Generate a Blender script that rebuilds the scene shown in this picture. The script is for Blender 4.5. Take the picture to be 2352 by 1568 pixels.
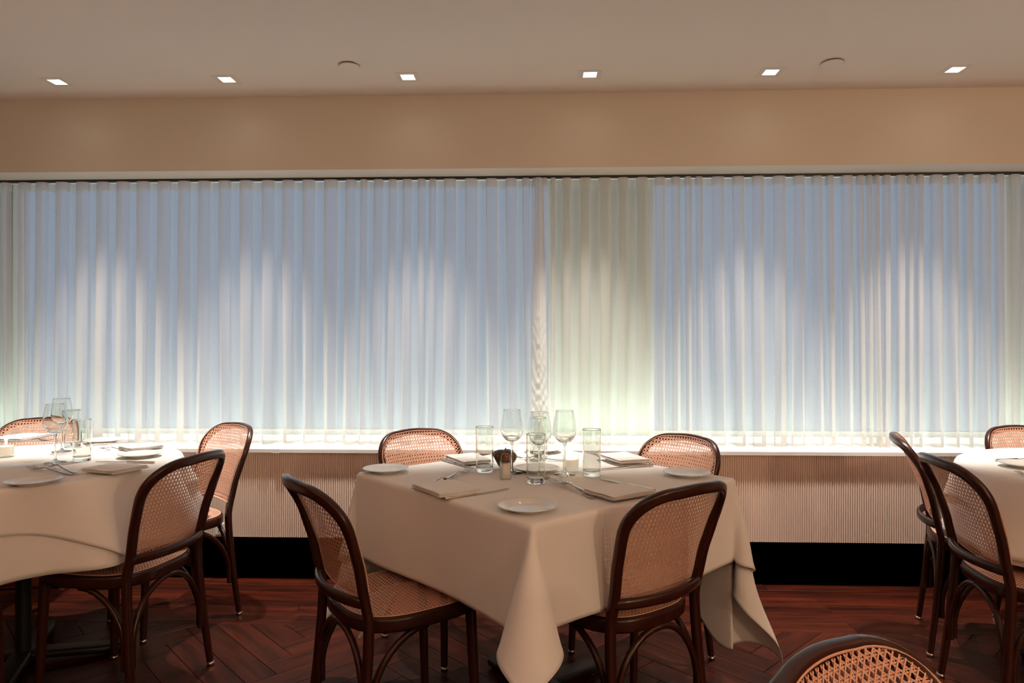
import bpy, bmesh, math, random
import numpy as np
from mathutils import Vector, Matrix

random.seed(7)
rng = np.random.default_rng(7)
for o in list(bpy.data.objects):
    bpy.data.objects.remove(o)
scene = bpy.context.scene
COL = scene.collection
R = math.radians
PI = math.pi

# ------------------------------------------------------------------ camera
YAW = R(2.0)            # the room's window wall is turned 2 degrees to the lens
HC = 1.21               # lens height
F, CX, CY = 1568.0, 1176.0, 790.0
cam_d = bpy.data.cameras.new('camera')
cam_d.lens = 24.0
cam_d.sensor_width = 36.0
cam_d.shift_y = 6.0 / 2352.0
cam_d.clip_start = 0.05
cam = bpy.data.objects.new('camera', cam_d)
cam.location = (0, 0, HC)
cam.rotation_euler = (PI / 2, 0, YAW)
COL.objects.link(cam)
scene.camera = cam

# ------------------------------------------------------------------ world, exposure
w = bpy.data.worlds.new('dusk_sky')
scene.world = w
w.use_nodes = True
wb = w.node_tree.nodes['Background']
wb.inputs[0].default_value = (0.39, 0.53, 0.75, 1)
wb.inputs[1].default_value = 0.68
vs = scene.view_settings
vs.view_transform = 'Standard'
vs.look = 'None'
vs.exposure = 0.0
vs.gamma = 1.0
vs.use_curve_mapping = False
scene.cycles.use_denoising = True
scene.cycles.max_bounces = 14
scene.cycles.diffuse_bounces = 4
scene.cycles.glossy_bounces = 6
scene.cycles.transmission_bounces = 14
scene.cycles.transparent_max_bounces = 40
scene.cycles.sample_clamp_indirect = 3.0
scene.cycles.blur_glossy = 0.5
scene.cycles.use_adaptive_sampling = True
scene.cycles.adaptive_threshold = 0.03

SPOT_W, SPOT_COL = 270.0, (1.0, 0.91, 0.82)      # the ceiling downlights by the window
LED_E, LED_COL = 6.0, (0.84, 1.0, 0.89)         # cool strip on the sill behind the sheers
FILL_W, FILL_COL = 108.0, (1.0, 0.71, 0.46)    # added warm fill behind the lens, with no fixture


def lamp(name, kind, loc, power, col, radius=0.03, rot=(0, 0, 0), **kw):
    d = bpy.data.lights.new(name, kind)
    d.energy = power
    d.color = col
    if kind in ('POINT', 'SPOT'):
        d.shadow_soft_size = radius
    for k, v in kw.items():
        setattr(d, k, v)
    o = bpy.data.objects.new(name, d)
    o.location = loc
    o.rotation_euler = rot
    COL.objects.link(o)
    return o


UP_W, UP_COL = 98.0, (1.0, 0.66, 0.49)           # unseen fill added behind the camera to brighten the ceiling
for ux, uy, k in ((-2.9, .2, .8), (-.2, -1.0, 1.0), (3.1, .3, 1.15)):
    lamp('ceiling_fill', 'SPOT', (ux, uy, 1.65), UP_W * k, UP_COL, .10, rot=(PI, 0, 0), spot_size=R(160), spot_blend=.4)
# added out-of-view fill from the right rear, for soffit and cloth
for gx, gy, k in ((3.3, -1.5, 1.0), (2.2, -2.9, .5)):
    lamp('warm_fill', 'POINT', (gx, gy, 1.95), FILL_W * k, FILL_COL, .14)


# ------------------------------------------------------------------ placing helpers
def CW(xc, yc):
    """lens axes (right, forward) -> room axes"""
    return (xc * math.cos(YAW) - yc * math.sin(YAW), xc * math.sin(YAW) + yc * math.cos(YAW))


def T(px, py, z):
    d = (HC - z) / ((py - CY) / F)
    return CW((px - CX) / F * d, d)


def XY(px, Y):
    """room x of picture column px on the plane y = Y"""
    k = (px - CX) / F
    rx = k * math.cos(YAW) - math.sin(YAW)
    ry = k * math.sin(YAW) + math.cos(YAW)
    return rx / ry * Y


def tag(o, label=None, cat=None, group=None, kind=None):
    if label: o['label'] = label
    if cat: o['category'] = cat
    if group: o['group'] = group
    if kind: o['kind'] = kind
    return o


def empty(name, loc, rz=0.0, label=None, cat=None, group=None):
    o = bpy.data.objects.new(name, None)
    o.empty_display_size = .05
    o.location = (loc[0], loc[1], loc[2] if len(loc) > 2 else 0.0)
    o.rotation_euler = (0, 0, rz)
    COL.objects.link(o)
    return tag(o, label, cat, group)


class MB:
    """collects boxes, tubes, lathes and grids, then builds ONE mesh object"""
    def __init__(s):
        s.v, s.f, s.sm = [], [], []

    def add(s, verts, faces, smooth=True):
        n = len(s.v)
        s.v += [tuple(map(float, p)) for p in verts]
        s.f += [tuple(i + n for i in q) for q in faces]
        s.sm += [smooth] * len(faces)
        return s

    def box(s, a, b):
        x0, y0, z0 = a; x1, y1, z1 = b
        return s.add([(x0,y0,z0),(x1,y0,z0),(x1,y1,z0),(x0,y1,z0),(x0,y0,z1),(x1,y0,z1),(x1,y1,z1),(x0,y1,z1)],
                     [(0,3,2,1),(4,5,6,7),(0,1,5,4),(1,2,6,5),(2,3,7,6),(3,0,4,7)], False)

    def grid(s, P, closed_u=False, closed_v=False):
        n, m = len(P), len(P[0])
        vs_ = [p for row in P for p in row]
        fs = []
        for i in range(n if closed_u else n - 1):
            for j in range(m if closed_v else m - 1):
                i2, j2 = (i + 1) % n, (j + 1) % m
                fs.append((i*m+j, i2*m+j, i2*m+j2, i*m+j2))
        return s.add(vs_, fs)

    def lathe(s, prof, n=32, off=(0, 0, 0), sx=1.0, sy=1.0):
        q = [prof[0]]                       # holding loops keep long walls flat-shaded along their length
        for (r0, z0), (r1, z1) in zip(prof, prof[1:]):
            L = math.hypot(r1 - r0, z1 - z0)
            if L > .012:
                for t in (.0012/L, 1 - .0012/L): q.append((r0 + (r1 - r0)*t, z0 + (z1 - z0)*t))
            q.append((r1, z1))
        prof = q
        P = [[(off[0] + r*sx*math.cos(2*PI*k/n), off[1] + r*sy*math.sin(2*PI*k/n), off[2] + z) for k in range(n)] for r, z in prof]
        return s.grid(P[::-1], closed_v=True)

    def sweep(s, path, sec, closed=False, up=None, cap=True):
        """path: points; sec(i, t) -> list of (u, v) in the plane (side, up) at point i; up: fixed reference vector(s)"""
        P = [Vector(p) for p in path]
        n = len(P)
        rows = []
        for i in range(n):
            a = P[(i - 1) % n] if (closed or i > 0) else P[i]
            b = P[(i + 1) % n] if (closed or i < n - 1) else P[i]
            t = (b - a).normalized()
            u = Vector(up[i] if isinstance(up, list) else (up or (0, 0, 1)))
            side = t.cross(u)
            if side.length < 1e-5: side = t.cross(Vector((0, 1, 0.01)))
            side.normalize()
            uu = side.cross(t).normalized()
            rows.append([tuple(P[i] + side*p[0] + uu*p[1]) for p in sec(i, i / max(1, n - 1))])
        s.grid(rows, closed_u=closed, closed_v=True)
        if not closed and cap:
            m = len(rows[0])
            s.add(rows[0], [tuple(range(m))], False)
            s.add(rows[-1], [tuple(range(m))[::-1]], False)
        return s

    def tube(s, path, r, n=10, closed=False, up=None, cap=True):
        rr = r if callable(r) else (lambda t: r)
        return s.sweep(path, lambda i, t: [(rr(t)*math.cos(2*PI*k/n), rr(t)*math.sin(2*PI*k/n)) for k in range(n)], closed, up, cap)

    def build(s, name, mat, parent=None, fix=True):
        me = bpy.data.meshes.new(name)
        me.from_pydata(s.v, [], s.f)
        me.update()
        if fix:
            bm = bmesh.new(); bm.from_mesh(me)
            for f_, k in zip(bm.faces, s.sm): f_.smooth = k
            bmesh.ops.recalc_face_normals(bm, faces=bm.faces)
            bm.to_mesh(me); bm.free()
        else:
            me.polygons.foreach_set('use_smooth', s.sm)
        o = bpy.data.objects.new(name, me)
        if mat: me.materials.append(mat)
        COL.objects.link(o)
        o.parent = parent
        return o


def rrect(wd, ht, r, n=3):
    """rounded-rectangle section (u: wd, v: ht)"""
    out = []
    for cx, cy, a0 in ((wd/2-r, ht/2-r, 0), (-wd/2+r, ht/2-r, 90), (-wd/2+r, -ht/2+r, 180), (wd/2-r, -ht/2+r, 270)):
        for k in range(n + 1):
            a = R(a0 + 90*k/n)
            out.append((cx + r*math.cos(a), cy + r*math.sin(a)))
    return out


def smooth_path(pts, n=8):
    """Catmull-Rom through pts"""
    P = [np.array(p, float) for p in pts]
    P = [2*P[0]-P[1]] + P + [2*P[-1]-P[-2]]
    out = []
    for i in range(1, len(P) - 2):
        for k in range(n):
            t = k / n
            out.append(tuple(.5*((2*P[i]) + (-P[i-1]+P[i+1])*t + (2*P[i-1]-5*P[i]+4*P[i+1]-P[i+2])*t*t + (-P[i-1]+3*P[i]-3*P[i+1]+P[i+2])*t**3)))
    out.append(tuple(P[-2]))
    return out


def copy_tree(o, parent=None):
    c = o.copy()
    COL.objects.link(c)
    c.parent = parent
    for ch in list(o.children):
        copy_tree(ch, c)
    return c


# ------------------------------------------------------------------ materials
def mat(name, color, rough=.6, metal=0.0, spec=.5, coat=0.0, noise=None, bump=None, emit=None, var=0.0):
    m = bpy.data.materials.new(name)
    m.use_nodes = True
    nt = m.node_tree
    b = nt.nodes['Principled BSDF']
    b.inputs['Base Color'].default_value = (*color, 1)
    b.inputs['Roughness'].default_value = rough
    b.inputs['Metallic'].default_value = metal
    b.inputs['Specular IOR Level'].default_value = spec
    b.inputs['Coat Weight'].default_value = coat
    b.inputs['Coat Roughness'].default_value = .12
    tc = nt.nodes.new('ShaderNodeTexCoord')
    if noise:                                   # (scale xyz, second colour, low, high)
        sc, c2, lo, hi = noise
        mp = nt.nodes.new('ShaderNodeMapping'); mp.inputs['Scale'].default_value = sc
        nz = nt.nodes.new('ShaderNodeTexNoise'); nz.inputs['Scale'].default_value = 1.0
        nz.inputs['Detail'].default_value = 6; nz.inputs['Roughness'].default_value = .62
        rp = nt.nodes.new('ShaderNodeValToRGB')
        rp.color_ramp.elements[0].position = lo; rp.color_ramp.elements[0].color = (*color, 1)
        rp.color_ramp.elements[1].position = hi; rp.color_ramp.elements[1].color = (*c2, 1)
        nt.links.new(tc.outputs['Object'], mp.inputs[0]); nt.links.new(mp.outputs[0], nz.inputs[0])
        nt.links.new(nz.outputs[0], rp.inputs[0])
        out = rp.outputs[0]
        if var:
            oi = nt.nodes.new('ShaderNodeObjectInfo')
            add = nt.nodes.new('ShaderNodeVectorMath'); add.operation = 'ADD'
            nt.links.new(tc.outputs['Object'], add.inputs[0]); 
            mul = nt.nodes.new('ShaderNodeMath'); mul.operation = 'MULTIPLY'; mul.inputs[1].default_value = 40
            nt.links.new(oi.outputs['Random'], mul.inputs[0]); nt.links.new(mul.outputs[0], add.inputs[1])
            nt.links.new(add.outputs[0], mp.inputs[0])
            hs = nt.nodes.new('ShaderNodeHueSaturation')
            mr = nt.nodes.new('ShaderNodeMapRange'); mr.inputs[3].default_value = 1 - var; mr.inputs[4].default_value = 1 + var
            nt.links.new(oi.outputs['Random'], mr.inputs[0]); nt.links.new(mr.outputs[0], hs.inputs['Value'])
            nt.links.new(out, hs.inputs['Color']); out = hs.outputs[0]
        nt.links.new(out, b.inputs['Base Color'])
    if bump:                                    # (scale xyz, strength)
        mp2 = nt.nodes.new('ShaderNodeMapping'); mp2.inputs['Scale'].default_value = bump[0]
        n2 = nt.nodes.new('ShaderNodeTexNoise'); n2.inputs['Scale'].default_value = 1.0; n2.inputs['Detail'].default_value = 4
        bp = nt.nodes.new('ShaderNodeBump'); bp.inputs['Strength'].default_value = bump[1]; bp.inputs['Distance'].default_value = .004
        nt.links.new(tc.outputs['Object'], mp2.inputs[0]); nt.links.new(mp2.outputs[0], n2.inputs[0])
        nt.links.new(n2.outputs[0], bp.inputs['Height']); nt.links.new(bp.outputs[0], b.inputs['Normal'])
    if emit:
        b.inputs['Emission Color'].default_value = (*emit[0], 1)
        b.inputs['Emission Strength'].default_value = emit[1]
    return m


def thin_glass(name, tint=(.97, .98, .97), ior=1.45, rough=0.0):
    m = bpy.data.materials.new(name); m.use_nodes = True
    nt = m.node_tree; nt.nodes.clear()
    out = nt.nodes.new('ShaderNodeOutputMaterial'); mix = nt.nodes.new('ShaderNodeMixShader')
    tr = nt.nodes.new('ShaderNodeBsdfTransparent'); tr.inputs[0].default_value = (*tint, 1)
    gl = nt.nodes.new('ShaderNodeBsdfGlossy'); gl.inputs['Roughness'].default_value = rough
    fr = nt.nodes.new('ShaderNodeFresnel')
    ge = nt.nodes.new('ShaderNodeNewGeometry'); mr = nt.nodes.new('ShaderNodeMapRange')
    mr.inputs[3].default_value = ior; mr.inputs[4].default_value = 1 / ior      # thin wall: the same reflectance from either side
    nt.links.new(ge.outputs['Backfacing'], mr.inputs[0]); nt.links.new(mr.outputs[0], fr.inputs[0])
    nt.links.new(fr.outputs[0], mix.inputs[0]); nt.links.new(tr.outputs[0], mix.inputs[1]); nt.links.new(gl.outputs[0], mix.inputs[2])
    nt.links.new(mix.outputs[0], out.inputs[0])
    return m


def solid_glass(name, tint=(.96, .98, .96)):
    m = bpy.data.materials.new(name); m.use_nodes = True
    b = m.node_tree.nodes['Principled BSDF']
    b.inputs['Base Color'].default_value = (*tint, 1)
    b.inputs['Roughness'].default_value = 0.0
    b.inputs['Transmission Weight'].default_value = 1.0
    b.inputs['IOR'].default_value = 1.45
    return m


def sheer_mat(name, alpha, col=(.92, .90, .87), trans=.58):
    """woven voile: open weave (transparent) + threads that scatter light both ways"""
    m = bpy.data.materials.new(name); m.use_nodes = True
    nt = m.node_tree; nt.nodes.clear()
    out = nt.nodes.new('ShaderNodeOutputMaterial')
    tr = nt.nodes.new('ShaderNodeBsdfTransparent')
    df = nt.nodes.new('ShaderNodeBsdfDiffuse'); df.inputs[0].default_value = (*col, 1)
    tl = nt.nodes.new('ShaderNodeBsdfTranslucent'); tl.inputs[0].default_value = (*col, 1)
    m1 = nt.nodes.new('ShaderNodeMixShader'); m1.inputs[0].default_value = trans
    m2 = nt.nodes.new('ShaderNodeMixShader'); m2.inputs[0].default_value = alpha
    tc = nt.nodes.new('ShaderNodeTexCoord'); mp = nt.nodes.new('ShaderNodeMapping'); mp.inputs['Scale'].default_value = (260, 260, 420)
    nz = nt.nodes.new('ShaderNodeTexNoise'); nz.inputs['Scale'].default_value = 1.0
    mr = nt.nodes.new('ShaderNodeMapRange'); mr.inputs[3].default_value = alpha - .08; mr.inputs[4].default_value = alpha + .08
    nt.links.new(tc.outputs['Object'], mp.inputs[0]); nt.links.new(mp.outputs[0], nz.inputs[0]); nt.links.new(nz.outputs[0], mr.inputs[0])
    nt.links.new(mr.outputs[0], m2.inputs[0])
    nt.links.new(df.outputs[0], m1.inputs[1]); nt.links.new(tl.outputs[0], m1.inputs[2])
    nt.links.new(tr.outputs[0], m2.inputs[1]); nt.links.new(m1.outputs[0], m2.inputs[2]); nt.links.new(m2.outputs[0], out.inputs[0])
    return m


M = dict(
    ceiling=mat('painted_plaster', (.82, .72, .63), .8, bump=((30, 30, 30), .05)),
    wall=mat('beige_paint', (.77, .69, .57), .75, bump=((40, 40, 40), .05)),
    white=mat('white_paint', (.84, .83, .80), .6),
    panel=mat('fluted_cream', (.84, .68, .57), .5),
    pier=mat('green_lit_plaster', (.50, .55, .47), .7),  # white piers; the strip's greenish light is put into this tone
    backwall=mat('low_bounce_brown', (.20, .11, .065), .7),  # unseen walls, toned dark to cut the bounced light
    sill=mat('sill_white', (.86, .85, .82), .35),
    black=mat('shaded_toe_kick', (.0012, .001, .001), .9, spec=0.0),  # deep shade of the recess put into the colour
    plank=mat('oiled_wood', (.007, .0014, .0007), .38, spec=.16, noise=((3, 26, 26), (.064, .0098, .0033), .28, .78), bump=((4, 60, 60), .12), var=.35),
    floor=mat('dark_subfloor', (.03, .012, .008), .5, noise=((4, 30, 1), (.08, .028, .016), .3, .7)),
    wood=mat('dark_bentwood', (.028, .0066, .0033), .30, spec=.28, coat=.12, noise=((30, 30, 7), (.040, .0100, .0048), .3, .75)),
    cane=mat('woven_cane', (.74, .43, .30), .55, noise=((60, 60, 60), (.64, .33, .22), .35, .75)),
    cap=mat('steel_glide', (.55, .50, .42), .3, metal=1.0),
    cloth=mat('white_linen', (.86, .84, .80), .85, spec=.2, bump=((420, 420, 420), .10)),
    napkin=mat('napkin_linen', (.87, .85, .82), .85, spec=.2, bump=((500, 500, 500), .12)),
    china=mat('glazed_china', (.84, .84, .81), .12, spec=.5, coat=.3),
    steel=mat('polished_steel', (.62, .58, .53), .16, metal=1.0),
    iron=mat('black_iron', (.012, .011, .010), .45, metal=.3),
    wine=thin_glass('thin_crystal'),
    tumbler=solid_glass('tumbler_glass'),
    pane=thin_glass('window_glass', (.93, .96, .97), 1.45, .35),
    wax=mat('candle_wax', (.92, .88, .80), .5, emit=((1, .82, .62), .35)),
    flame=mat('flame', (1, .9, .7), .5, emit=((1, .86, .62), 22)),
    salt=mat('salt', (.84, .80, .76), .9),
    reflecting_cap=mat('brown_reflection', (.20, .085, .045), .35, metal=.6),  # metal cap; the brown it reflects is put into its colour
    brown=mat('dark_leathery_brown', (.075, .042, .020), .42, noise=((40, 40, 9), (.15, .085, .040), .4, .7)),
    sheer=sheer_mat('sheer_voile', .56),
    sheer2=sheer_mat('doubled_voile', .85),
    led=mat('led_strip', (.9, 1, .9), .5, emit=(LED_COL, LED_E)),
    lens=mat('lamp_lens', (1, 1, 1), .5, emit=((1, .90, .78), 14)),
    trim=mat('downlight_trim', (.74, .66, .58), .6),
    dark=mat('dark_metal', (.03, .022, .018), .5),
)

# ------------------------------------------------------------------ room shell
X0, X1, Y0 = -3.7, 4.1, -3.6
YF = 3.45               # face of soffit and fluted front
YO = 3.98               # outer wall with the windows
H, ZS, ZSILL, ZTOE = 2.477, 2.10, .675, .222


def structure(o): return tag(o, kind='structure')


floor = structure(MB().box((X0, Y0, -.06), (X1, YO, -.012)).build('floor', M['floor']))
structure(MB().box((X0 - .1, Y0, 0), (X0, YO, H)).build('wall_left', M['backwall']))
structure(MB().box((X1, Y0, 0), (X1 + .1, YO, H)).build('wall_right', M['backwall']))
structure(MB().box((X0, Y0 - .1, 0), (X1, Y0, H)).build('wall_back', M['backwall']))

# ceiling with square openings for the downlights
YL = 3.222
LX = [XY(p, YL) for p in (132, 521, 937, 1355, 1770, 2194)]
hw = .031
mb = MB()
xs = [X0]
for x in LX: xs += [x - hw, x + hw]
xs.append(X1)
ys = [Y0, YL - hw, YL + hw, YO]
for i in range(len(xs) - 1):
    for j in range(3):
        if j == 1 and i % 2 == 1: continue
        mb.add([(xs[i], ys[j], H), (xs[i+1], ys[j], H), (xs[i+1], ys[j+1], H), (xs[i], ys[j+1], H)], [(0, 3, 2, 1)], False)
        mb.add([(xs[i], ys[j], H+.12), (xs[i+1], ys[j], H+.12), (xs[i+1], ys[j+1], H+.12), (xs[i], ys[j+1], H+.12)], [(0, 1, 2, 3)], False)
ceil = structure(mb.build('ceiling', M['ceiling'], fix=False))
ZW = 2.32                # window heads, hidden in the curtain pocket behind the soffit
structure(MB().box((X0, YF, ZS), (X1, 3.71, H)).build('wall_window_soffit', M['wall']))

# windows in the outer wall
wx = [(XY(-420, YO), XY(-8, YO)), (XY(30, YO), XY(1272, YO)), (XY(1492, YO), XY(2332, YO)), (XY(2420, YO), XY(2700, YO))]
mb = MB()
edges = [X0] + [e for p in wx for e in p] + [X1]
for i in range(0, len(edges), 2):
    mb.box((edges[i], YO, ZSILL), (edges[i+1], YO + .12, ZW))
mb.box((X0, YO, 0), (X1, YO + .12, ZSILL)); mb.box((X0, YO, ZW), (X1, YO + .12, H))
structure(mb.build('wall_window', M['pier']))
for k, (a, b) in enumerate(wx):
    fr = MB()
    fr.box((a, YO + .03, ZSILL), (a + .03, YO + .08, ZW)); fr.box((b - .03, YO + .03, ZSILL), (b, YO + .08, ZW))
    fr.box((a + .03, YO + .03, ZSILL), (b - .03, YO + .08, ZSILL + .03)); fr.box((a + .03, YO + .03, ZW - .03), (b - .03, YO + .08, ZW))
    wn = structure(fr.build('window_%d' % (k + 1), M['white']))
    MB().box((a + .03, YO + .052, ZSILL + .03), (b - .03, YO + .058, ZW - .03)).build('pane', M['pane'], wn)

# fluted low front below the sill
cab = empty('fluted_cabinet', (0, YF, 0), 0, 'long cream fluted cabinet front running under the window sill', 'cabinet')
MB().box((X0, .012, ZTOE), (X1, YO - YF, ZSILL - .02)).build('body', M['panel'], cab)
pitch = .0112
n = int((X1 - X0) / pitch)
prof = []
for i in range(n):
    x = X0 + i * pitch
    prof += [(x, .012), (x + .0012, .004), (x + .0032, .0004), (x + .0056, 0), (x + .0080, .0004), (x + .0100, .004)]
prof.append((X1, .012))
rows = [[(x, y, z) for x, y in prof] for z in (ZTOE, ZSILL - .02)]
flu = MB().grid(rows)
flu.add([(X0, 0.012, ZTOE), (X1, 0.012, ZTOE), (X1, .004, ZTOE), (X0, .004, ZTOE)], [(0, 1, 2, 3)], False)
flu.build('fluted_panel', M['panel'], cab, fix=False)
ox, oy = XY(506, YF), YF
ot = MB().box((ox - .022, -.007, .235), (ox + .022, .002, .292)).build('outlet_plate', M['white'], cab)
sk = MB()
for zz in (.252, .275):
    sk.box((ox - .006, -.0085, zz - .006), (ox - .003, -.006, zz + .006)); sk.box((ox + .003, -.0085, zz - .006), (ox + .006, -.006, zz + .006))
sk.build('socket_slots', M['dark'], ot)

OH = .016
sl = structure(MB().box((X0, YF - OH, ZSILL - .018), (X1, YO, ZSILL)).build('window_sill', M['sill']))
jx = XY(636, YF)
MB().box((jx - .02, YF - OH - .006, ZSILL - .0195), (jx + .02, YF - .005, ZSILL + .001)).build('joint_cover', M['sill'], sl)
structure(MB().box((X0, 3.50, -.012), (X1, 3.56, ZTOE)).build('baseboard_window', M['black']))

# floor planks: border rows along the window wall, herringbone beyond
PT = .012


def plank_mesh(L, W):
    b = .0012
    mb = MB()
    x, y = L/2 - .0007, W/2 - .0007
    mb.add([(-x,-y,-PT),(x,-y,-PT),(x,y,-PT),(-x,y,-PT),(-x,-y,-b),(x,-y,-b),(x,y,-b),(-x,y,-b),(-x+b,-y+b,0),(x-b,-y+b,0),(x-b,y-b,0),(-x+b,y-b,0)],
           [(0,1,5,4),(1,2,6,5),(2,3,7,6),(3,0,4,7),(4,5,9,8),(5,6,10,9),(6,7,11,10),(7,4,8,11),(8,9,10,11)], False)
    o = mb.build('plank', M['plank'], floor)
    return o


rows = [(3.5 - .0515*(2*k + 1), .103, 0) for k in range(3)] + [(3.152, .077, 1)] + [(3.0615, .103, 0), (2.9585, .103, 0)]
protos = {}
for ri, (yc, wd, _) in enumerate(rows):
    x = -3.2 - random.random() * .8
    while x < 3.3:
        L = random.choice((.8, 1.0, 1.2))
        key = (L, wd)
        if key not in protos:
            o = protos[key] = plank_mesh(L, wd)
        else:
            o = protos[key].copy(); COL.objects.link(o)
        o.location = (x + L/2, yc, .0009)
        x += L
LH, WH = .66, .11
hp = plank_mesh(LH, WH)
first = True
cnt = 0
y_edge = 2.907
for i in range(-60, 60):
    for j in range(-40, 40):
        # herringbone: cells stepped along the diagonal
        for kind in (0, 1):
            if kind == 0:
                u, v = i*WH + j*LH, i*WH - j*LH
                uc, vc, rot = u + LH/2, v + WH/2, 0
            else:
                u, v = i*WH + j*LH, i*WH - j*LH
                uc, vc, rot = u - WH/2, v + LH/2, 90
            a = R(45)
            X = uc*math.cos(a) - vc*math.sin(a); Y = uc*math.sin(a) + vc*math.cos(a)
            X += -.95; Y += .45
            if not (-3.2 < X < 3.2 and 1.25 < Y < y_edge + .36): continue
            o = hp if first else hp.copy()
            if not first: COL.objects.link(o)
            first = False
            o.location = (X, Y, 0); o.rotation_euler = (0, 0, a + R(rot))
            cnt += 1
print('herringbone planks', cnt)

# ------------------------------------------------------------------ ceiling fittings
side_words = ['above the left table, far left of the row', 'second from the left end of the row', 'third from the left end of the row',
              'third from the right end of the row', 'second from the right end of the row', 'above the right table, far right of the row']
for x, wd in zip(LX, side_words):
    t = empty('downlight', (x, YL, H), 0, 'small square recessed downlight ' + wd, 'light', 'square downlights along the window')
    d = .028
    hb = MB()
    for a, b in (((-hw, -hw), (hw, -hw)), ((hw, -hw), (hw, hw)), ((hw, hw), (-hw, hw)), ((-hw, hw), (-hw, -hw))):
        hb.add([(*a, 0), (*b, 0), (*b, d), (*a, d)], [(0, 1, 2, 3)], False)
    hb.build('housing', M['white'], t, fix=False)
    MB().box((-hw, -hw, d), (hw, hw, d + .006)).build('lens', M['lens'], t)
    tb = MB()
    q = .055
    for a, b in (((-q, -q), (q, -hw)), ((-q, hw), (q, q)), ((-q, -hw), (-hw, hw)), ((hw, -hw), (q, hw))):
        tb.box((*a, -.0014), (*b, .0))
    tb.build('trim_plate', M['trim'], t)
    lamp('downlight_beam', 'SPOT', (x, YL, H - .012), SPOT_W, SPOT_COL, .022, spot_size=R(57), spot_blend=1.0)
for px, py, wd in ((802, 150, 'left of the two, between downlights'), (1911, 143, 'right of the two, near the far downlight')):
    x, y = T(px, py, H)
    t = empty('sprinkler_cover', (x, y, H), 0, 'round flush sprinkler cover plate on the ceiling, ' + wd, 'cover plate', 'sprinkler covers')
    MB().lathe([(0, -.011), (.044, -.011), (.0475, -.009), (.0475, -.005), (.0, -.005)], 40).build('cover_disc', M['ceiling'], t)
    MB().lathe([(0, -.005), (.040, -.005), (.040, 0), (0, 0)], 32).build('collar', M['dark'], t)

# ------------------------------------------------------------------ sheer curtains
YC = 3.625
track = MB()
track.box((X0, YC - .012, ZS - .012), (X1, YC + .012, ZS)).build('curtain_track', M['dark'])
tag(bpy.data.objects['curtain_track'], 'thin dark curtain track under the soffit edge', 'curtain track')
led = MB().box((X0 + .3, 3.76, ZSILL), (X1 - .3, 3.90, ZSILL + .012)).build('light_strip', M['led'])
tag(led, 'glowing light strip on the sill behind the sheer curtains', 'light')


def curtain(name, knots, label, seed, ztop=ZS - .014, zbot=ZSILL + .004, yoff=0.0):
    r = np.random.default_rng(seed)
    X = np.array([XY(k, YC) for k in knots])
    nf = len(X) - 1
    N = 18
    th = np.linspace(0, nf, nf * N + 1)
    base = np.interp(th, np.arange(nf + 1), X)
    # smooth the spacing a little so folds flow into each other
    pitch_ = np.interp(th, np.arange(nf) + .5, np.diff(X))
    nz = 26
    Z = np.linspace(0, 1, nz)
    topA = np.interp(th, np.arange(nf) + .5, r.uniform(.024, .032, nf))
    botA = np.interp(th, np.arange(nf) + .5, r.uniform(.006, .050, nf))
    shift = np.interp(th, np.arange(nf) + .5, r.uniform(-.012, .012, nf))
    topB, botB = np.interp(th, np.arange(nf) + .5, r.uniform(.16, .22, nf)), np.interp(th, np.arange(nf) + .5, r.uniform(-.02, .30, nf))
    drift = np.interp(th, np.arange(0, nf + 6, 5), r.uniform(-.02, .02, len(np.arange(0, nf + 6, 5))))
    P = []
    for z in Z:
        k = z ** 1.3
        A = topA * (1 - k) + botA * k
        B = (topB * (1 - k) + botB * k) * pitch_ * .75
        x = base + shift * k + drift * k - B * np.sin(4 * PI * th)
        y = YC + yoff + A * np.sin(2 * PI * th) + .004 * np.sin(2*PI*th*.37 + 5*z + seed) * z
        P.append([(float(a), float(b), ztop + (zbot - ztop) * z + .004*math.sin(a*9)*z) for a, b in zip(x, y)])
    t = empty(name, (float(X.mean()), YC, 0), 0, label, 'curtain', 'sheer curtains')
    cx = float(X.mean())
    loc = lambda rows_: [[(a - cx, b - YC, c) for a, b, c in row] for row in rows_]
    MB().grid(loc(P)).build('sheer_panel', M['sheer'], t, fix=False)
    # doubled heading and hem bands, a hair behind the panel
    hd = [[(a, b + .0025, ztop - (ztop - zbot) * q) for a, b, c in P[0]] for q in (0, .016, .032)]
    MB().grid(loc(hd)).build('heading_band', M['sheer2'], t, fix=False)
    hm = []
    for q in (.0, .5, 1.0):
        z = 1 - .034 * (1 - q)
        i = z * (nz - 1); i0 = min(int(i), nz - 2); fr_ = i - i0
        hm.append([(p0[0]*(1-fr_) + p1[0]*fr_, p0[1]*(1-fr_) + p1[1]*fr_ + .0025, p0[2]*(1-fr_) + p1[2]*fr_) for p0, p1 in zip(P[i0], P[i0+1])])
    MB().grid(loc(hm)).build('hem', M['sheer2'], t, fix=False)
    return t


kl = [30, 68, 110, 158, 205, 250, 297, 343, 392, 437, 482, 530, 580, 630, 675, 722, 775, 818, 843, 880, 910, 945, 977, 1000, 1045, 1095, 1140, 1185, 1216, 1229]
kr = [1236, 1256, 1275, 1310, 1355, 1400, 1440, 1485, 1525, 1560, 1585, 1610, 1660, 1705, 1750, 1800, 1845, 1885, 1910, 1955, 1980, 1998, 2015, 2040, 2075, 2095, 2115, 2160, 2195, 2230, 2270, 2300, 2338]
curtain('sheer_curtain', kl, 'wide white sheer curtain left of the central parting', 3)
curt = curtain('sheer_curtain', kr, 'wide white sheer curtain right of the central parting', 5)
curtain('sheer_curtain', [-330, -280, -230, -185, -140, -95, -50, -10, 26], 'strip of greenish sheer curtain at the left edge of the photo', 8)
curtain('sheer_curtain', [2342, 2375, 2420, 2465, 2510, 2560, 2610, 2660], 'strip of sheer curtain at the right edge of the photo', 9)
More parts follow.
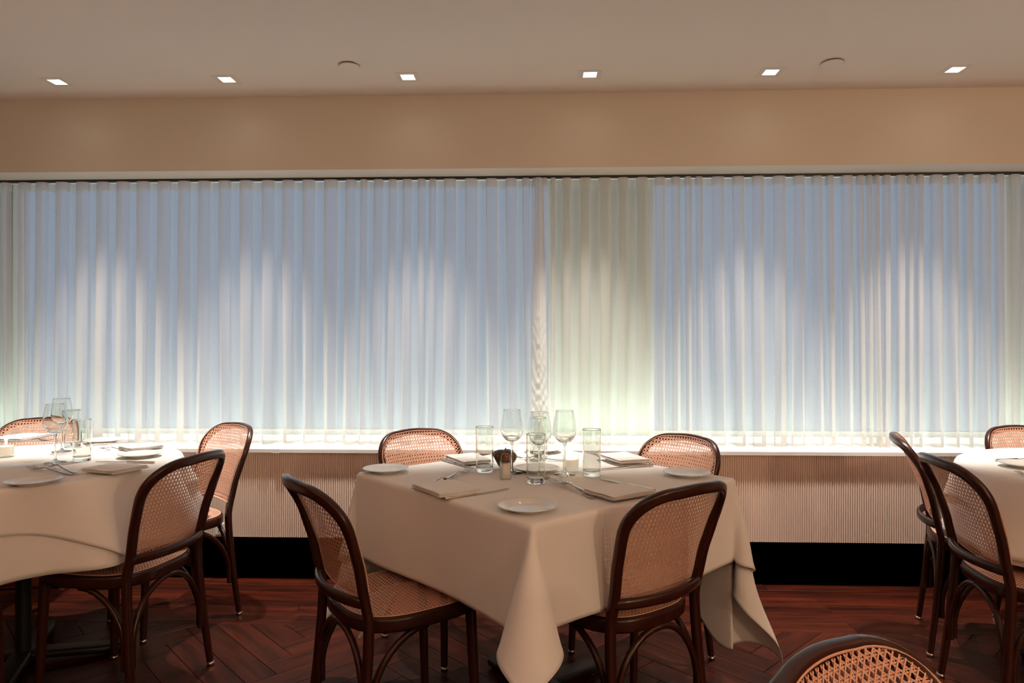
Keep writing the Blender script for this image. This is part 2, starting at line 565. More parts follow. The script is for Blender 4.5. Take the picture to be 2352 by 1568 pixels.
# crumpled leading edge at the parting
P = []
x0, x1 = XY(1219, YC), XY(1261, YC)
for i in range(220):
    z = i / 219
    row = []
    amp = .001 + .007 * max(0, min(1, (z - .45) * 2.4))
    for j in range(15):
        u = j / 14
        a = abs(u - .42)
        wr = math.sin(105*z + 16*a + 1.8*math.sin(23*z)) + .6*math.sin(171*z - 20*a)
        wdt = 1 - .55 * (1 - z) ** .8
        row.append((x0 + (x1 - x0) * (.42 + (u - .42) * wdt) + .004*math.sin(31*z)*amp/.016, YC - .052 + a*.05 + amp*.55*wr*(1 - .7*a) + (.008 if a < .05 else 0), ZS - .016 + (ZSILL + .006 - ZS + .016) * z))
    P.append(row)
MB().grid([[(a - curt.location.x, b - YC, c) for a, b, c in rr] for rr in P]).build('leading_edge', M['sheer2'], curt, fix=False)


# ------------------------------------------------------------------ bentwood cane chair
def prof_y(z):
    return float(np.interp(z, [0, .2, .38, .45, .50, .60, .70, .78, .83], [-.228, -.205, -.190, -.188, -.192, -.213, -.248, -.284, -.307]))


def conc(x, z):
    c = float(np.interp(z, [.45, .52, .65, .74, .83], [0, .034, .038, .040, .040]))
    return -c * max(0.0, 1 - (x / .192) ** 2)


def half_w(z):
    return float(np.interp(z, [0, .30, .45, .50, .60, .72], [.197, .180, .175, .172, .180, .194]))


HZ, HRX, HRZ = .715, .120, .100


def hoop():
    pts = []
    for z in np.linspace(.43, HZ, 12): pts.append((half_w(z), z))
    for k in range(1, 13):
        a = PI/2*k/12
        e = 2.25
        pts.append((half_w(HZ) - HRX + HRX*math.cos(a)**(2/e), HZ + HRZ*math.sin(a)**(2/e)))
    xe = pts[-1][0]
    for x in np.linspace(xe, 0, 5)[1:]: pts.append((float(x), HZ + HRZ + .004*(1 - (x/xe)**2)))
    return pts


def cane_strands(inside, surf, lo, hi, pitch=.0132):
    """six-way cane: pairs along and across, single strands on both diagonals, clipped to the outline"""
    mb = MB()
    (a0, b0), (a1, b1) = lo, hi
    ca, cb = (a0 + a1)/2, (b0 + b1)/2
    Dg = math.hypot(a1 - a0, b1 - b0)
    lines = []
    nA, nB = int((a1 - a0)/pitch/2) + 1, int((b1 - b0)/pitch/2) + 1
    for i in range(-nA, nA + 1):
        for s in (-.0018, .0018): lines.append(((ca + i*pitch + s, cb), (0, 1), .00100, .0000))
    for i in range(-nB, nB + 1):
        for s in (-.0018, .0018): lines.append(((ca, cb + i*pitch + s), (1, 0), .00100, .0006))
    nD = int(Dg/pitch) + 2
    q = math.sqrt(.5)
    for i in range(-nD, nD + 1):
        lines.append(((ca + (i + .5)*pitch, cb), (q, q), .0012, .0012))
        lines.append(((ca + (i + .5)*pitch, cb), (q, -q), .0012, .0017))
    for (pa, pb), (da, db), hwid, off in lines:
        ts = np.arange(-Dg, Dg, .0015)
        ins = [inside(pa + da*t, pb + db*t) for t in ts]
        i = 0
        while i < len(ts):
            if not ins[i]: i += 1; continue
            j = i
            while j + 1 < len(ts) and ins[j + 1]: j += 1
            if j - i > 3:
                L = ts[j] - ts[i]
                m = max(1, int(L / .022))
                V, Fc = [], []
                for k in range(m + 1):
                    t = ts[i] + L*k/m
                    for sg in (-1, 1):
                        V.append(surf(pa + da*t - db*hwid*sg, pb + db*t + da*hwid*sg, off))
                for k in range(m): Fc.append((2*k, 2*k + 1, 2*k + 3, 2*k + 2))
                mb.add(V, Fc, False)
            i = j + 1
    return mb


def make_chair():
    t = empty('cane_chair', (0, 0, 0))
    hp_ = hoop()
    path = [(-x, z) for x, z in hp_] + [(x, z) for x, z in hp_[::-1][1:]]
    p3 = [(x, prof_y(z) + conc(x, z), z) for x, z in path]
    sec = rrect(.024, .031, .008)
    up = []
    for x, z in path:   # section's wide side lies in the plane of the back
        up.append(Vector((x, 0, max(0, z - .62)*1.0 if z > .62 else 0.0)).normalized() if abs(x) > 1e-4 or z > .62 else Vector((0, 0, 1)))
    up = [Vector((path[i][0], 0, 0)).lerp(Vector((path[i][0]*.35, 0, .2)), min(1, max(0, (path[i][1] - .66)/.12))).normalized() for i in range(len(path))]
    MB().sweep(p3, lambda i, s: sec, up=up).build('back_frame', M['wood'], t)
    # rear legs, front legs with steel glides
    for s in (-1, 1):
        zz = np.linspace(.445, .012, 12)
        lg = MB().sweep([(s*half_w(z), prof_y(z), z) for z in zz], lambda i, u: [(a*(1 - .22*u*u), b*(1 - .22*u*u)) for a, b in rrect(.031, .026, .010)], up=(0, 1, 0)).build('leg', M['wood'], t)
        MB().lathe([(0, 0), (.0125, 0), (.0135, .004), (.0135, .013), (0, .013)], 16, (s*half_w(0), prof_y(0.0), 0)).build('glide', M['cap'], lg)
    for s in (-1, 1):
        lg = MB().tube([(s*(.155 + .010*(1 - z/.42)), .150 + .018*(1 - z/.42), z) for z in np.linspace(.42, .012, 8)], lambda u: .0175 - .0045*u, 14, up=(0, 1, 0)).build('leg', M['wood'], t)
        MB().lathe([(0, 0), (.012, 0), (.013, .004), (.013, .013), (0, .013)], 16, (s*.165, .168, 0)).build('glide', M['cap'], lg)

    # seat ring
    def ring(k, off=0.0):
        a = 2*PI*k
        c, s_ = math.cos(a), math.sin(a)
        e = 3.0 if s_ < 0 else 3.4
        wx_, wy_ = .200 + off, (.212 if s_ < 0 else .200) + off
        r = (abs(c/wx_)**e + abs(s_/wy_)**e) ** (-1/e)
        return (r*c, r*s_)
    nr = 72
    rp = [(*ring(k/nr, -.016), .428) for k in range(nr)]
    MB().sweep(rp, lambda i, u: rrect(.034, .043, .010), closed=True).build('seat_ring', M['wood'], t)

    def in_seat(x, y):
        e = 3.0 if y < 0 else 3.4
        wx_, wy_ = .200 - .011, (.212 if y < 0 else .200) - .011
        return abs(x/wx_)**e + abs(y/wy_)**e < 1
    sc_ = cane_strands(in_seat, lambda a, b, o: (a, b, .4506 + o - .004*max(0, 1 - (a*a + b*b)/.03)), (-.19, -.21), (.19, .20))
    rim = [(*ring(k/nr, -.012), .4512) for k in range(nr)]
    sc_.sweep(rim, lambda i, u: [(.003, 0), (0, .0015), (-.003, 0), (0, -.0012)], closed=True)
    sc_.build('seat_cane', M['cane'], t, fix=False)

    # back cane, laid on the front of the frame
    hx = [p[1] for p in hp_]; hw_ = [p[0] for p in hp_]
    tz, tw = np.array(hx), np.array(hw_)

    def in_back(x, z):
        if z < .505: return False
        if z <= HZ: return abs(x) < half_w(z) + .005
        if z >= HZ + HRZ + .006: return False
        u = (z - HZ)/(HRZ + .006); e = 2.25
        return abs(x) < half_w(HZ) - HRX + (HRX + .005)*max(0, 1 - u**e)**(1/e)
    def back_pt(x, z, o):
        return (x, prof_y(z) + conc(x, z) + .0130 + o, z)
    bc = cane_strands(in_back, back_pt, (-.20, .505), (.20, .825))
    rimp = [(x, z) for x, z in path if z > .52]
    rimp = [(x*(1 + .0045/.19), z + (.0055 if z > .80 else .0055*max(0, (z-.70)/.10))) for x, z in rimp]
    bc.tube([back_pt(x, z, .001) for x, z in rimp], .0022, 5, up=(0, 1, 0))
    bc.tube([back_pt(x, .506, .0008) for x in np.linspace(-.172, .172, 16)], .002, 5, up=(0, 0, 1))
    bc.build('back_cane', M['cane'], t, fix=False)

    # bowed lower rail behind the posts
    lr = [(x, -.199 - .044*(1 - (x/.182)**2), .503) for x in np.linspace(-.182, .182, 21)]
    MB().sweep(lr, lambda i, u: [(a*(.55 if i in (0, 20) else 1), b*(.55 if i in (0, 20) else 1)) for a, b in rrect(.020, .030, .009)]).build('lower_rail', M['wood'], t)
    # curved braces at the rear legs
    for s in (-1, 1):
        for d in ((0, 1), (-s, -.10)):
            rad = .165
            pts = []
            for k in range(9):
                a = PI/2*k/8
                h_ = rad*(1 - math.cos(a)); v = .215 + (.405 - .215)*math.sin(a)
                zl = v
                bx_, by_ = s*half_w(zl), prof_y(zl)
                ofs = .016
                pts.append((bx_ + d[0]*(h_ + ofs) + (0 if d[0] else -s*.0), by_ + d[1]*(h_ + ofs), v))
            MB().tube([(pts[0][0], pts[0][1], .15)] + pts, lambda u: .0100, 10, up=(.3, .4, .8)).build('brace', M['wood'], t)
    return t


CHAIRS = [  # lens-axes position, yaw, label
    (-.339, 2.113, -54.5, 'dark bentwood cane chair at the near left side of the square table'),
    (.299, 2.113, 36.0, 'dark cane chair with its back to us at the near right of the square table'),
    (-1.517, 3.002, 140.9, 'reddish bentwood cane chair between the left round table and the fluted panel'),
    (-.229, 2.771, -141.0, 'reddish cane chair behind the square table, left of the glasses'),
    (.466, 2.646, 126.6, 'reddish cane chair behind the square table, right of the glasses'),
    (-1.402, 2.432, 78.1, 'dark cane chair with its back to us beside the left round table'),
    (-2.36, 3.17, 186.0, 'cane chair at the far left edge behind the wine glasses of the left table'),
    (1.913, 2.732, -115.1, 'bentwood cane chair seen edge-on, closer to the window at the right round table'),
    (1.756, 2.256, -98.6, 'bentwood cane chair in front at the right round table, overlapping the one behind'),
    (2.37, 2.83, -172.0, 'cane chair at the far right edge against the window sill'),
    (.582, .572, -141.0, 'cane chair back cropped by the bottom edge, closest to the camera'),
    (-1.76, 1.965, -6.0, 'chair barely showing at the lower left corner under the left round table'),
]
proto = make_chair()
for i, (x, y, a, lb) in enumerate(CHAIRS):
    c = proto if i == 0 else copy_tree(proto)
    X, Y = CW(x, y)
    c.location = (X, Y, .001)
    c.rotation_euler = (0, 0, R(a) + YAW)
    tag(c, lb, 'chair', 'bentwood cane chairs')

# ------------------------------------------------------------------ tables and cloths
ZT = .752      # table top
ZC = .757      # cloth top
TABLE = (.104, 2.363); TROT = R(40.3) + YAW; TH = .452
tx, ty = CW(*TABLE)


def pedestal(t, arms=4, a0=0.0, reach=.33):
    MB().tube([(0, 0, .05), (0, 0, .70)], .026, 20, up=(0, 1, 0)).build('column', M['iron'], t)
    MB().box((-.18, -.18, .70), (.18, .18, ZT - .028)).build('top_plate', M['iron'], t)
    for k in range(arms):
        a = a0 + k*2*PI/arms
        c, s = math.cos(a), math.sin(a)
        pts = [(c*d, s*d, .040 - .018*d/reach) for d in np.linspace(.0, reach, 6)]
        am = MB().sweep(pts, lambda i, u: [(p*(1 if i < 5 else .7), q) for p, q in rrect(.075, .03, .012)])
        am.lathe([(0, 0), (.028, 0), (.028, .018), (0, .018)], 14, (c*(reach - .03), s*(reach - .03), 0))
        am.build('base_arm', M['iron'], t)


t = empty('dining_table', (tx, ty, 0), TROT, 'square pedestal dining table hidden under the white cloth in the centre', 'table')
MB().box((-TH, -TH, ZT - .028), (TH, TH, ZT)).build('tabletop', M['wood'], t)
pedestal(t, 4, 0.0, .27)


def sstep(x, a, b):
    u = min(1, max(0, (x - a)/(b - a)))
    return u*u*(3 - 2*u)


def square_cloth():
    h, ON, OF = TH + .004, .285, .60
    n = 140
    def far(v):      # longer drop at the window side, near the side corners
        return OF + (.27 - OF)*sstep(v, -h + .04, -h + .34)
    G = np.zeros((n, n, 3)); free = np.zeros((n, n), bool)
    def coords(o_far):
        inner = np.linspace(-h, h, 60)
        a = -h - ON*np.linspace(1, 0, 26)[:-1]
        b = h + o_far*np.linspace(0, 1, n - 60 - 25 + 1)[1:]
        return np.concatenate([a, inner, b])
    def fall(d):      # rounded edge: outward offset and drop
        r = .010
        if d < r*PI/2: return r*math.sin(d/r), r*(1 - math.cos(d/r))
        return r, d - r*PI/2 + r
    cs = coords(1.0)
    for i in range(n):
        for j in range(n):
            s, v = cs[i], cs[j]
            if s > h: s = h + (s - h)*far(min(max(v, -h), h))
            if v > h: v = h + (v - h)*far(min(max(s, -h), h))
            sx, sy = (1 if s > 0 else -1), (1 if v > 0 else -1)
            a, b = max(0, abs(s) - h), max(0, abs(v) - h)
            if a == 0 and b == 0: p = (s, v, .0006*math.sin(9*s + 3)*math.sin(7*v))
            elif b == 0:
                o, z = fall(a); wv = .012*math.sin(v*7.5 + sx)*min(1, a/.25) + .03*a
                p = (sx*(h + o + wv), v, -z)
            elif a == 0:
                o, z = fall(b); wv = .012*math.sin(s*7.5 + 2 + sy)*min(1, b/.25) + .03*b
                p = (s, sy*(h + o + wv), -z)
            else:
                r = math.hypot(a, b); ph = math.atan2(b, a); ps = 4*ph
                near = (sx < 0 and sy < 0)
                rho = .235
                dg = np.array((sx, sy))/math.sqrt(2); pA = np.array((sx, -sy))/math.sqrt(2)
                if near:
                    tl = rho*((1 - math.cos(ps))*dg*1.15 + math.sin(ps)*pA*1.05)
                else:          # the long corners gather into two narrower folds
                    lobe = (1 if ph < PI/4 else -1)
                    tl = .118*((1 - math.cos(2*ps))*(dg*.9 + pA*.42*lobe) + math.sin(2*ps)*(pA*.9 - dg*.42*lobe))
                    tl = tl + .04*math.sin(11*r + 1.0)*dg*math.sin(ps/2)
                o, z = fall(r)
                hl = min(.8, float(np.hypot(*tl)))
                q = (np.array((sx*h, sy*h)) + np.array((sx*math.cos(ph), sy*math.sin(ph)))*o + r*tl)
                p = (q[0], q[1], -z*math.sqrt(1 - hl*hl))
            G[i, j] = p
            free[i, j] = (a > .012 or b > .012)
    for it in range(10):
        Q = G.copy()
        Q[1:-1, 1:-1] = .5*G[1:-1, 1:-1] + .125*(G[2:, 1:-1] + G[:-2, 1:-1] + G[1:-1, 2:] + G[1:-1, :-2])
        G[free] = Q[free]
    return [[tuple(p) for p in row] for row in G]


tc = MB().grid(square_cloth()).build('tablecloth', M['cloth'])
tc.location = (tx, ty, ZC); tc.rotation_euler = (0, 0, TROT)
tag(tc, 'white linen cloth with hanging corners on the square central table', 'tablecloth', 'white tablecloths')
sm = tc.modifiers.new('thickness', 'SOLIDIFY'); sm.thickness = .0016; sm.offset = -1


def round_cloth(name, Rr, Lf, amp, ph, gap, label, group, loc, k=9, z=ZC):
    nth, nl = 220, 16
    rows = []
    for rr in (0.001, .15, .3, .42, Rr - .03, Rr - .01): rows.append([(rr*math.cos(2*PI*i/nth), rr*math.sin(2*PI*i/nth), 0) for i in range(nth)])
    for j in range(nl + 1):
        row = []
        for i in range(nth):
            th = 2*PI*i/nth
            L = Lf(th); l = L*j/nl
            r0 = .014
            if l < r0*PI/2: o, dz = r0*math.sin(l/r0), r0*(1 - math.cos(l/r0))
            else: o, dz = r0, l - r0*PI/2 + r0
            fold = (.5 + .5*math.sin(k*th + ph + .7*math.sin(2*th + ph))) ** 1.4
            rad = Rr - .010 + o + gap + amp*dz*fold
            row.append((rad*math.cos(th), rad*math.sin(th), -dz*(1 - .12*amp*fold)))
        rows.append(row)
    o = MB().grid(rows, closed_v=True).build(name, M['cloth'])
    o.location = (loc[0], loc[1], z)
    tag(o, label, 'tablecloth', group)
    m = o.modifiers.new('thickness', 'SOLIDIFY'); m.thickness = .0014; m.offset = -1
    return o


def square_drop(S, al, Rr, cap, long_at=None):
    def f(th):
        c, s = abs(math.cos(th - al)), abs(math.sin(th - al))
        # rounded square edge
        e = 9.0
        L = S/((c**e + s**e)**(1/e)) - Rr
        q = 0 if long_at is None else max(0, 1 - abs((th - long_at + PI) % (2*PI) - PI)/R(20))
        return min(cap + .20*q**.8, L + (.06*q if q else 0))
    return f


RT = .533
for (cx, cy, al, wd, ph) in ((-1.85, 2.585, R(-62), 'left', 0.6), (2.225, 2.43, R(205 - 45), 'right', 2.4)):
    X, Y = CW(cx, cy)
    t = empty('dining_table', (X, Y, 0), YAW, 'round pedestal dining table under white cloths at the %s' % wd, 'table')
    MB().lathe([(0, ZT - .028), (RT, ZT - .028), (RT, ZT), (0, ZT)], 64).build('tabletop', M['wood'], t)
    pedestal(t, 4, R(20 if wd == 'left' else 50))
    round_cloth('tablecloth', RT, (lambda th: .297 + .005*math.sin(3*th)), .46 if wd == 'left' else .20, ph, .0, 'white under cloth hanging below the top cloth of the %s round table' % wd, 'white tablecloths', (X, Y))
    round_cloth('top_cloth', RT, square_drop(.684, al + YAW, RT, .275, None), .55 if wd == 'left' else .27, ph, .006, 'white top cloth laid over the %s round table' % wd, 'white tablecloths', (X, Y), z=ZC + .003)

ZR = ZC + .003 + .0002     # top of the cloths on the round tables
ZQ = ZC + .0005

# ------------------------------------------------------------------ tableware
def inst(proto_, loc, rz, label, cat, group):
    """first use moves the prototype itself, later uses copy it with its parts"""
    if not proto_.get('used'):
        o = proto_; o['used'] = 1
    else:
        o = copy_tree(proto_)
    o.location = loc; o.rotation_euler = (0, 0, rz)
    return tag(o, label, cat, group)


# bread plate
plate_p = empty('bread_plate', (0, 0, 0))
MB().lathe([(0, .002), (.040, .002), (.043, .000), (.047, .000), (.049, .003), (.060, .008), (.0785, .0135), (.0800, .0148), (.0790, .0158), (.062, .0110), (.050, .0062), (.045, .0052), (0, .0050)], 56).build('dish', M['china'], plate_p)
MB().lathe([(.0780, .0142), (.0803, .0146), (.0806, .0153), (.0795, .0164), (.0780, .0158)], 56).build('rim', M['china'], plate_p)
PL = [(886, 1077, ZQ, 'at the left corner of the square table'), (1211, 1163, ZQ, 'at the near corner of the square table'),
      (1577, 1086, ZQ, 'at the right corner of the square table'), (1233, 1076, ZQ, 'in the middle of the square table behind the front tumbler'),
      (1246, 1032, ZQ, 'at the far corner of the square table by the window'),
      (76, 1104, ZR, 'nearest on the left round table'), (322, 1043, ZR, 'at the right rim of the left round table'), (240, 1011, ZR, 'at the far side of the left round table'),
      (2352, 1066, ZR, 'on the right round table')]
for px, py, z, lb in PL:
    x, y = T(px, py, z + .010)
    inst(plate_p, (x, y, z), random.random()*6, 'white china bread plate ' + lb, 'plate', 'white bread plates')

# tumbler
tum_p = empty('tumbler', (0, 0, 0))
MB().lathe([(0, 0), (.0275, 0), (.0300, .002), (.0302, .01), (.0316, .158), (.0314, .160), (.0304, .160), (.0302, .158), (.0288, .020), (.027, .0175), (0, .016)], 48).build('glass_wall', M['tumbler'], tum_p)
TUM = [(1113, 1083, ZQ, 'left of the wine glasses on the square table'), (1231, 1109, ZQ, 'in front of the wine glasses on the square table'),
       (1359, 1092, ZQ, 'right of the candle on the square table'), (1240, 1052, ZQ, 'seen through the middle wine glass on the square table'),
       (188, 1058, ZR, 'in front at the left round table, right of the wine glass'), (166, 1025, ZR, 'at the back among the glasses of the left round table')]
for px, py, z, lb in TUM:
    x, y = T(px, py, z)
    inst(tum_p, (x, y, z), 0, 'tall clear glass tumbler ' + lb, 'glass', 'tall tumblers')

# wine glass
win_p = empty('wine_glass', (0, 0, 0))
MB().lathe([(0, 0), (.036, 0), (.0372, .0012), (.036, .0024), (.020, .0045), (.008, .008), (.0050, .014), (0, .014)], 44).build('foot', M['tumbler'], win_p)
MB().lathe([(0, .0141), (.0050, .0141), (.0040, .03), (.0036, .07), (.0040, .098), (.0060, .1075), (.0075, .1105), (0, .1112)], 20).build('stem', M['tumbler'], win_p)
MB().lathe([(0, .1115), (.010, .1122), (.020, .1155), (.030, .124), (.037, .1365), (.0404, .151), (.0404, .160), (.0385, .178), (.0345, .200), (.0302, .222),
            (.0296, .2222), (.0338, .200), (.0378, .178), (.0397, .160), (.0396, .151), (.0362, .137), (.029, .125), (.019, .1172), (0, .1150)], 52).build('bowl', M['tumbler'], win_p)
WIN = [(1176, 1086, ZQ, 'left of the three on the square table'), (1239, 1097, ZQ, 'middle of the three on the square table'), (1297, 1090, ZQ, 'right of the three, beside the candle on the square table'),
       (127, 1062, ZR, 'nearer of the two on the left round table'), (142, 1037, ZR, 'farther of the two on the left round table')]
for px, py, z, lb in WIN:
    x, y = T(px, py, z)
    inst(win_p, (x, y, z), 0, 'clear stemmed wine glass ' + lb, 'wine glass', 'wine glasses')

# votive candle
can_p = empty('votive_candle', (0, 0, 0))
MB().lathe([(0, 0), (.0255, 0), (.028, .002), (.029, .01), (.0305, .069), (.0298, .070), (.0288, .069), (.0275, .010), (.025, .007), (0, .006)], 40).build('glass_cup', M['wine'], can_p)
wx_ = MB().lathe([(0, .0075), (.024, .0075), (.0262, .010), (.0270, .040), (.0255, .043), (.010, .041), (0, .0405)], 36).build('wax', M['wax'], can_p)
MB().tube([(0, 0, .0405), (.0006, 0, .049)], .0008, 6, up=(0, 1, 0)).build('wick', M['dark'], wx_)
MB().lathe([(0, .046), (.0028, .049), (.0042, .054), (.0036, .060), (.0016, .068), (0, .073)], 16).build('flame', M['flame'], can_p)
for px, py, z, lb in ((1311, 1080, ZQ, 'beside the right wine glass on the square table'), (14, 1048, ZR, 'at the left edge of the left round table')):
    x, y = T(px, py, z)
    inst(can_p, (x, y, z), 0, 'lit white votive candle ' + lb, 'candle', 'votive candles')
    lamp('candle_light', 'POINT', (x, y, z + .062), .35, (1, .72, .42), .006)

# salt shaker and the dark ribbed ornament behind it
x, y = T(1161, 1100, ZQ)
t = empty('salt_shaker', (x, y, ZQ), R(20), 'small square glass salt shaker with a metal cap reflecting brown on the square table', 'salt shaker')


def squared(prof, n=40, e=5.0):
    rows_ = []
    for r, z in prof:
        row = []
        for k in range(n):
            a = 2*PI*k/n; c, s = math.cos(a), math.sin(a)
            q = (abs(c)**e + abs(s)**e)**(-1/e)
            row.append((r*q*c, r*q*s, z))
        rows_.append(row)
    return rows_


MB().grid(squared([(0, 0), (.0165, 0), (.018, .002), (.0172, .056), (.0145, .062), (.0138, .062), (.0160, .055), (.0166, .003), (0, .003)])[::-1], closed_v=True).build('glass_body', M['wine'], t)
MB().grid(squared([(0, .0035), (.0155, .0035), (.0152, .052), (0, .053)])[::-1], closed_v=True).build('salt', M['salt'], t)
cp = MB().lathe([(0, .060), (.0150, .060), (.0155, .064), (.0150, .078), (.0135, .083), (.008, .0865), (0, .0875)], 28).build('cap', M['reflecting_cap'], t)
hm = MB()
for k in range(7):
    a = 2*PI*k/6; q = 0 if k == 6 else .006
    hm.lathe([(0, .0858), (.0009, .0858), (.0009, .0876 - q*.1), (0, .0876 - q*.1)], 8, (q*math.cos(a), q*math.sin(a), 0))
hm.build('pour_holes', M['dark'], cp)

x, y = T(1160, 1077, ZQ)
t = empty('ribbed_ornament', (x, y, ZQ), R(35), 'dark brown ribbed gourd-shaped ornament behind the salt shaker', 'ornament')
rows = []
for r, z in [(.001, 0), (.014, .001), (.019, .006), (.026, .018), (.034, .032), (.0395, .044), (.040, .052), (.035, .061), (.024, .068), (.010, .0705), (.001, .069)]:
    row = []
    for k in range(72):
        a = 2*PI*k/72 + 4*z
        q = 1 + .16*abs(math.sin(4.5*a))**.8 - .08 + .04*math.sin(2*a + 60*z)
        row.append((r*q*math.cos(a), r*q*math.sin(a), z + .004*math.sin(3*a)*(r/.04)*(z > .02)))
    rows.append(row)
MB().grid(rows[::-1], closed_v=True).build('ribbed_body', M['brown'], t)
MB().tube(smooth_path([(0, 0, .066), (.002, .001, .073), (.007, .002, .076)], 3), lambda u: .0035*(1 - .6*u), 8, up=(0, 1, 0)).build('stub', M['brown'], t)


# cutlery, lying along +y from handle end to tip
def make_fork():
    t = empty('fork', (0, 0, 0))
    def zc(v): return float(np.interp(v, [0, .03, .10, .128, .142, .156, .175, .20], [.0030, .0028, .0075, .0125, .0085, .0042, .0040, .0095]))
    def wd(v): return float(np.interp(v, [0, .004, .012, .06, .105, .125, .136, .148, .157], [.003, .0052, .0060, .0048, .0028, .0026, .0055, .0108, .0115]))
    vs_ = np.concatenate([np.linspace(0, .02, 5), np.linspace(.03, .12, 9), np.linspace(.126, .157, 9)])
    MB().sweep([(0, v, zc(v)) for v in vs_], lambda i, u: rrect(2*wd(vs_[i]), .0024, .0009, 2)).build('handle', M['steel'], t)
    for k in range(4):
        xo = -.0088 + k*.00587
        vv = np.linspace(.153, .200, 6)
        MB().sweep([(xo*(1 + .06*(i/5)), v, zc(v)) for i, v in enumerate(vv)], lambda i, u: [(a*(1 - .45*u), b*(1 - .4*u)) for a, b in rrect(.0034, .0022, .0009, 2)]).build('tine', M['steel'], t)
    return t


def make_knife():
    t = empty('knife', (0, 0, 0))
    vs_ = np.linspace(0, .108, 12)
    hwd = lambda v: float(np.interp(v, [0, .004, .03, .10, .108], [.0045, .0065, .0062, .0050, .0042]))
    MB().sweep([(0, v, .0042) for v in vs_], lambda i, u: rrect(2*hwd(vs_[i]), .0070, .0030, 3)).build('handle', M['steel'], t)
    bl = []
    for v in np.linspace(.106, .232, 14):
        u = (v - .106)/.126
        lo = -.0055 + .0006*math.sin(u*6) ; hi = .0060 - .0075*max(0, (u - .55)/.45)**1.8
        bl.append([(lo, v, .0038), (lo + .001, v, .0046), (hi, v, .0050), (hi, v, .0030), (lo + .001, v, .0030)])
    b = MB().grid(bl, closed_v=True)
    b.add(bl[0], [(0, 1, 2, 3, 4)]).add(bl[-1], [(4, 3, 2, 1, 0)])
    b.build('blade', M['steel'], t)
    return t


fork_p, knife_p = make_fork(), make_knife()
CUT = [  # kind, handle-end pixel, tip-ward pixel, cloth height, label
    ('f', (1372, 1152), (1287, 1108), ZQ, 'steel fork standing clear of the near right napkin of the square table', 0),
    ('f', (1402, 1153), (1264, 1110), ZQ, 'steel fork whose handle lies against the near right napkin on the square table', .004),
    ('k', (1504, 1129), (1390, 1104), ZQ, 'steel knife lying under the near right napkin of the square table', 0),
    ('k', (1022, 1148), (1174, 1124), ZQ, 'steel knife along the front of the near left napkin on the square table', 0),
    ('f', (962, 1128), (1080, 1082), ZQ, 'steel fork tucked under the near left napkin, tines towards the tumbler', 0),
    ('f', (946, 1124), (1050, 1097), ZQ, 'steel fork under the near left napkin with its handle past the table edge side', 0),
    ('k', (1014, 1057), (1091, 1079), ZQ, 'steel knife beside the far left napkin on the square table', 0),
    ('f', (1494, 1066), (1406, 1062), ZQ, 'steel fork beside the far right napkin on the square table', 0),
    ('k', (1500, 1070), (1412, 1077), ZQ, 'steel knife beside the far right napkin on the square table', 0),
    ('f', (1236, 1056), (1181, 1053), ZQ, 'steel fork in front of the far plate on the square table', 0),
    ('f', (199, 1098), (109, 1073), ZR, 'steel fork nearer the plate at the front of the left round table', .004),
    ('f', (237, 1102), (68, 1078), ZR, 'steel fork crossing another at the front of the left round table', 0),
    ('k', (355, 1064), (225, 1062), ZR, 'steel knife under the front napkin of the left round table', 0),
    ('f', (290, 1036), (226, 1031), ZR, 'steel fork beside the right plate of the left round table', 0),
    ('k', (200, 1024), (268, 1020), ZR, 'steel knife near the far plate of the left round table', 0),
    ('f', (60, 1013), (122, 1014), ZR, 'steel fork under the far napkin of the left round table', 0),
    ('k', (2286, 1059), (2340, 1056), ZR, 'steel knife beyond the plate on the right round table', 0),
    ('f', (2390, 1100), (2334, 1088), ZR, 'steel fork in front of the plate on the right round table', 0),
]
for kd, a, b, z, lb, rr in CUT:
    ax, ay = T(a[0], a[1], z); bx_, by_ = T(b[0], b[1], z)
    ang = math.atan2(by_ - ay, bx_ - ax) - PI/2
    k = 1.0
    if kd == 'f':                 # the forks are the large European pattern: set by the tip of the tines
        k = min(1.27, max(1.05, math.hypot(bx_ - ax, by_ - ay)/.2))
        ax, ay = bx_ + .2*k*math.sin(ang), by_ - .2*k*math.cos(ang)
    it = inst(fork_p if kd == 'f' else knife_p, (ax, ay, z + rr + (.0005 if kd == 'k' else .001)), ang, lb, 'fork' if kd == 'f' else 'knife', 'forks' if kd == 'f' else 'knives')
    it.scale = (k, k, k)


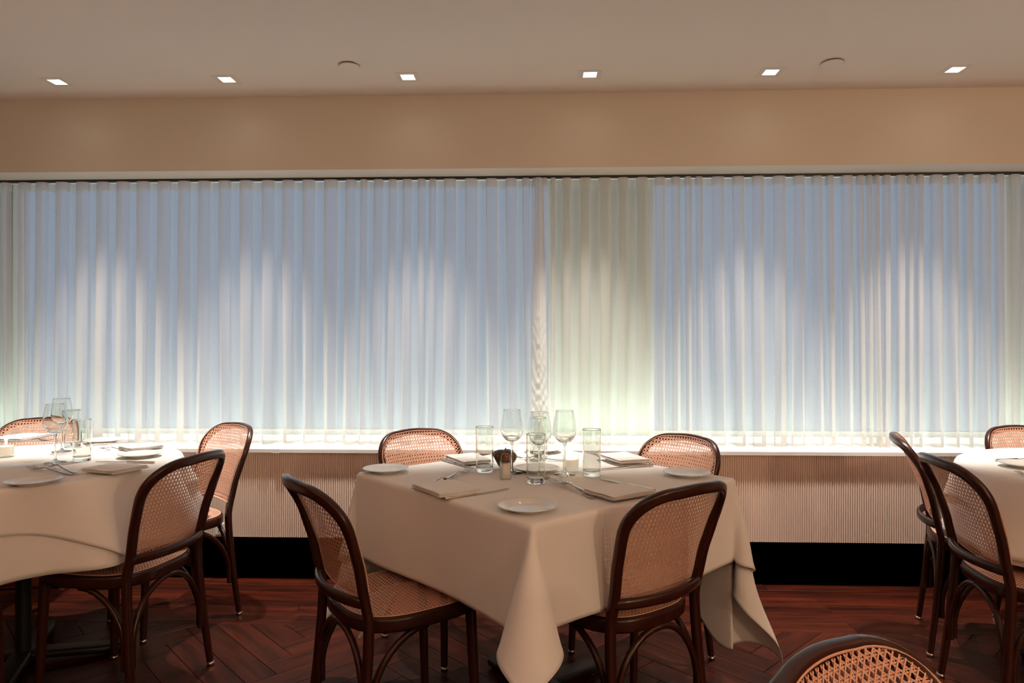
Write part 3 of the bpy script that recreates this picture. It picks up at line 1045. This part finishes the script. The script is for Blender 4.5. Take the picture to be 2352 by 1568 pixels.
# folded napkins
def napkin(c0, c1, c3, z, label, seed, lift=.0):
    p0, p1, p3 = [np.array(T(c[0], c[1], z + .008)) for c in (c0, c1, c3)]
    u, v = p1 - p0, p3 - p0
    L, Wd = np.linalg.norm(u), np.linalg.norm(v)
    ang = math.atan2(u[1], u[0])
    sgn = 1 if u[0]*v[1] - u[1]*v[0] > 0 else -1
    c = p0 + u/2 + v/2
    t = empty('napkin', (c[0], c[1], z), ang, label, 'napkin', 'folded white napkins')
    r = np.random.default_rng(seed)
    nl = 4
    for k in range(nl):
        th = .0031
        dx, dy = r.uniform(-.003, .003, 2)
        l, w_ = L/2 - .001*k, Wd/2 - .0012*k
        rows_ = []
        for i in range(15):
            x = -l + 2*l*i/14
            sec = []
            for q in range(16):
                a = 2*PI*q/16
                cy, cz = math.cos(a), math.sin(a)
                yy = w_*np.sign(cy)*abs(cy)**.25
                e = 1 if 0 < i < 14 else .55
                sec.append((x + dx, yy + dy + .0015*math.sin(4*x/l + seed), lift + .0016 + th*(k + .5) + .5*th*e*np.sign(cz)*abs(cz)**.7 + .0012*math.sin(5*x/l + 3*yy/w_ + seed)*(k/nl)))
            rows_.append(sec)
        mb_ = MB().grid(rows_, closed_v=True)
        mb_.add(rows_[0], [tuple(range(16))]).add(rows_[-1], [tuple(range(15, -1, -1))])
        mb_.build('fold', M['napkin'], t)
    return t


napkin((952, 1121), (1018, 1146), (1029, 1104), ZQ, 'folded white napkin at the near left side of the square table', 1, .006)
napkin((1341, 1131), (1415, 1152), (1432, 1114), ZQ, 'folded white napkin at the near right side of the square table', 2, .006)
napkin((1025, 1051), (1070, 1068), (1085, 1043), ZQ, 'folded white napkin left of the left tumbler on the square table', 3, .004)
napkin((1382, 1052), (1436, 1070), (1428, 1043), ZQ, 'folded white napkin in front of the far right chair on the square table', 4, .010)
napkin((195, 1083), (268, 1091), (262, 1066), ZR, 'folded white napkin at the front of the left round table', 5, .006)
napkin((268, 1028), (300, 1035), (345, 1019), ZR, 'folded white napkin behind the right plate of the left round table', 6, .003)
napkin((8, 1012), (84, 1013), (20, 1000), ZR, 'folded white napkin at the far side of the left round table', 7, .006)
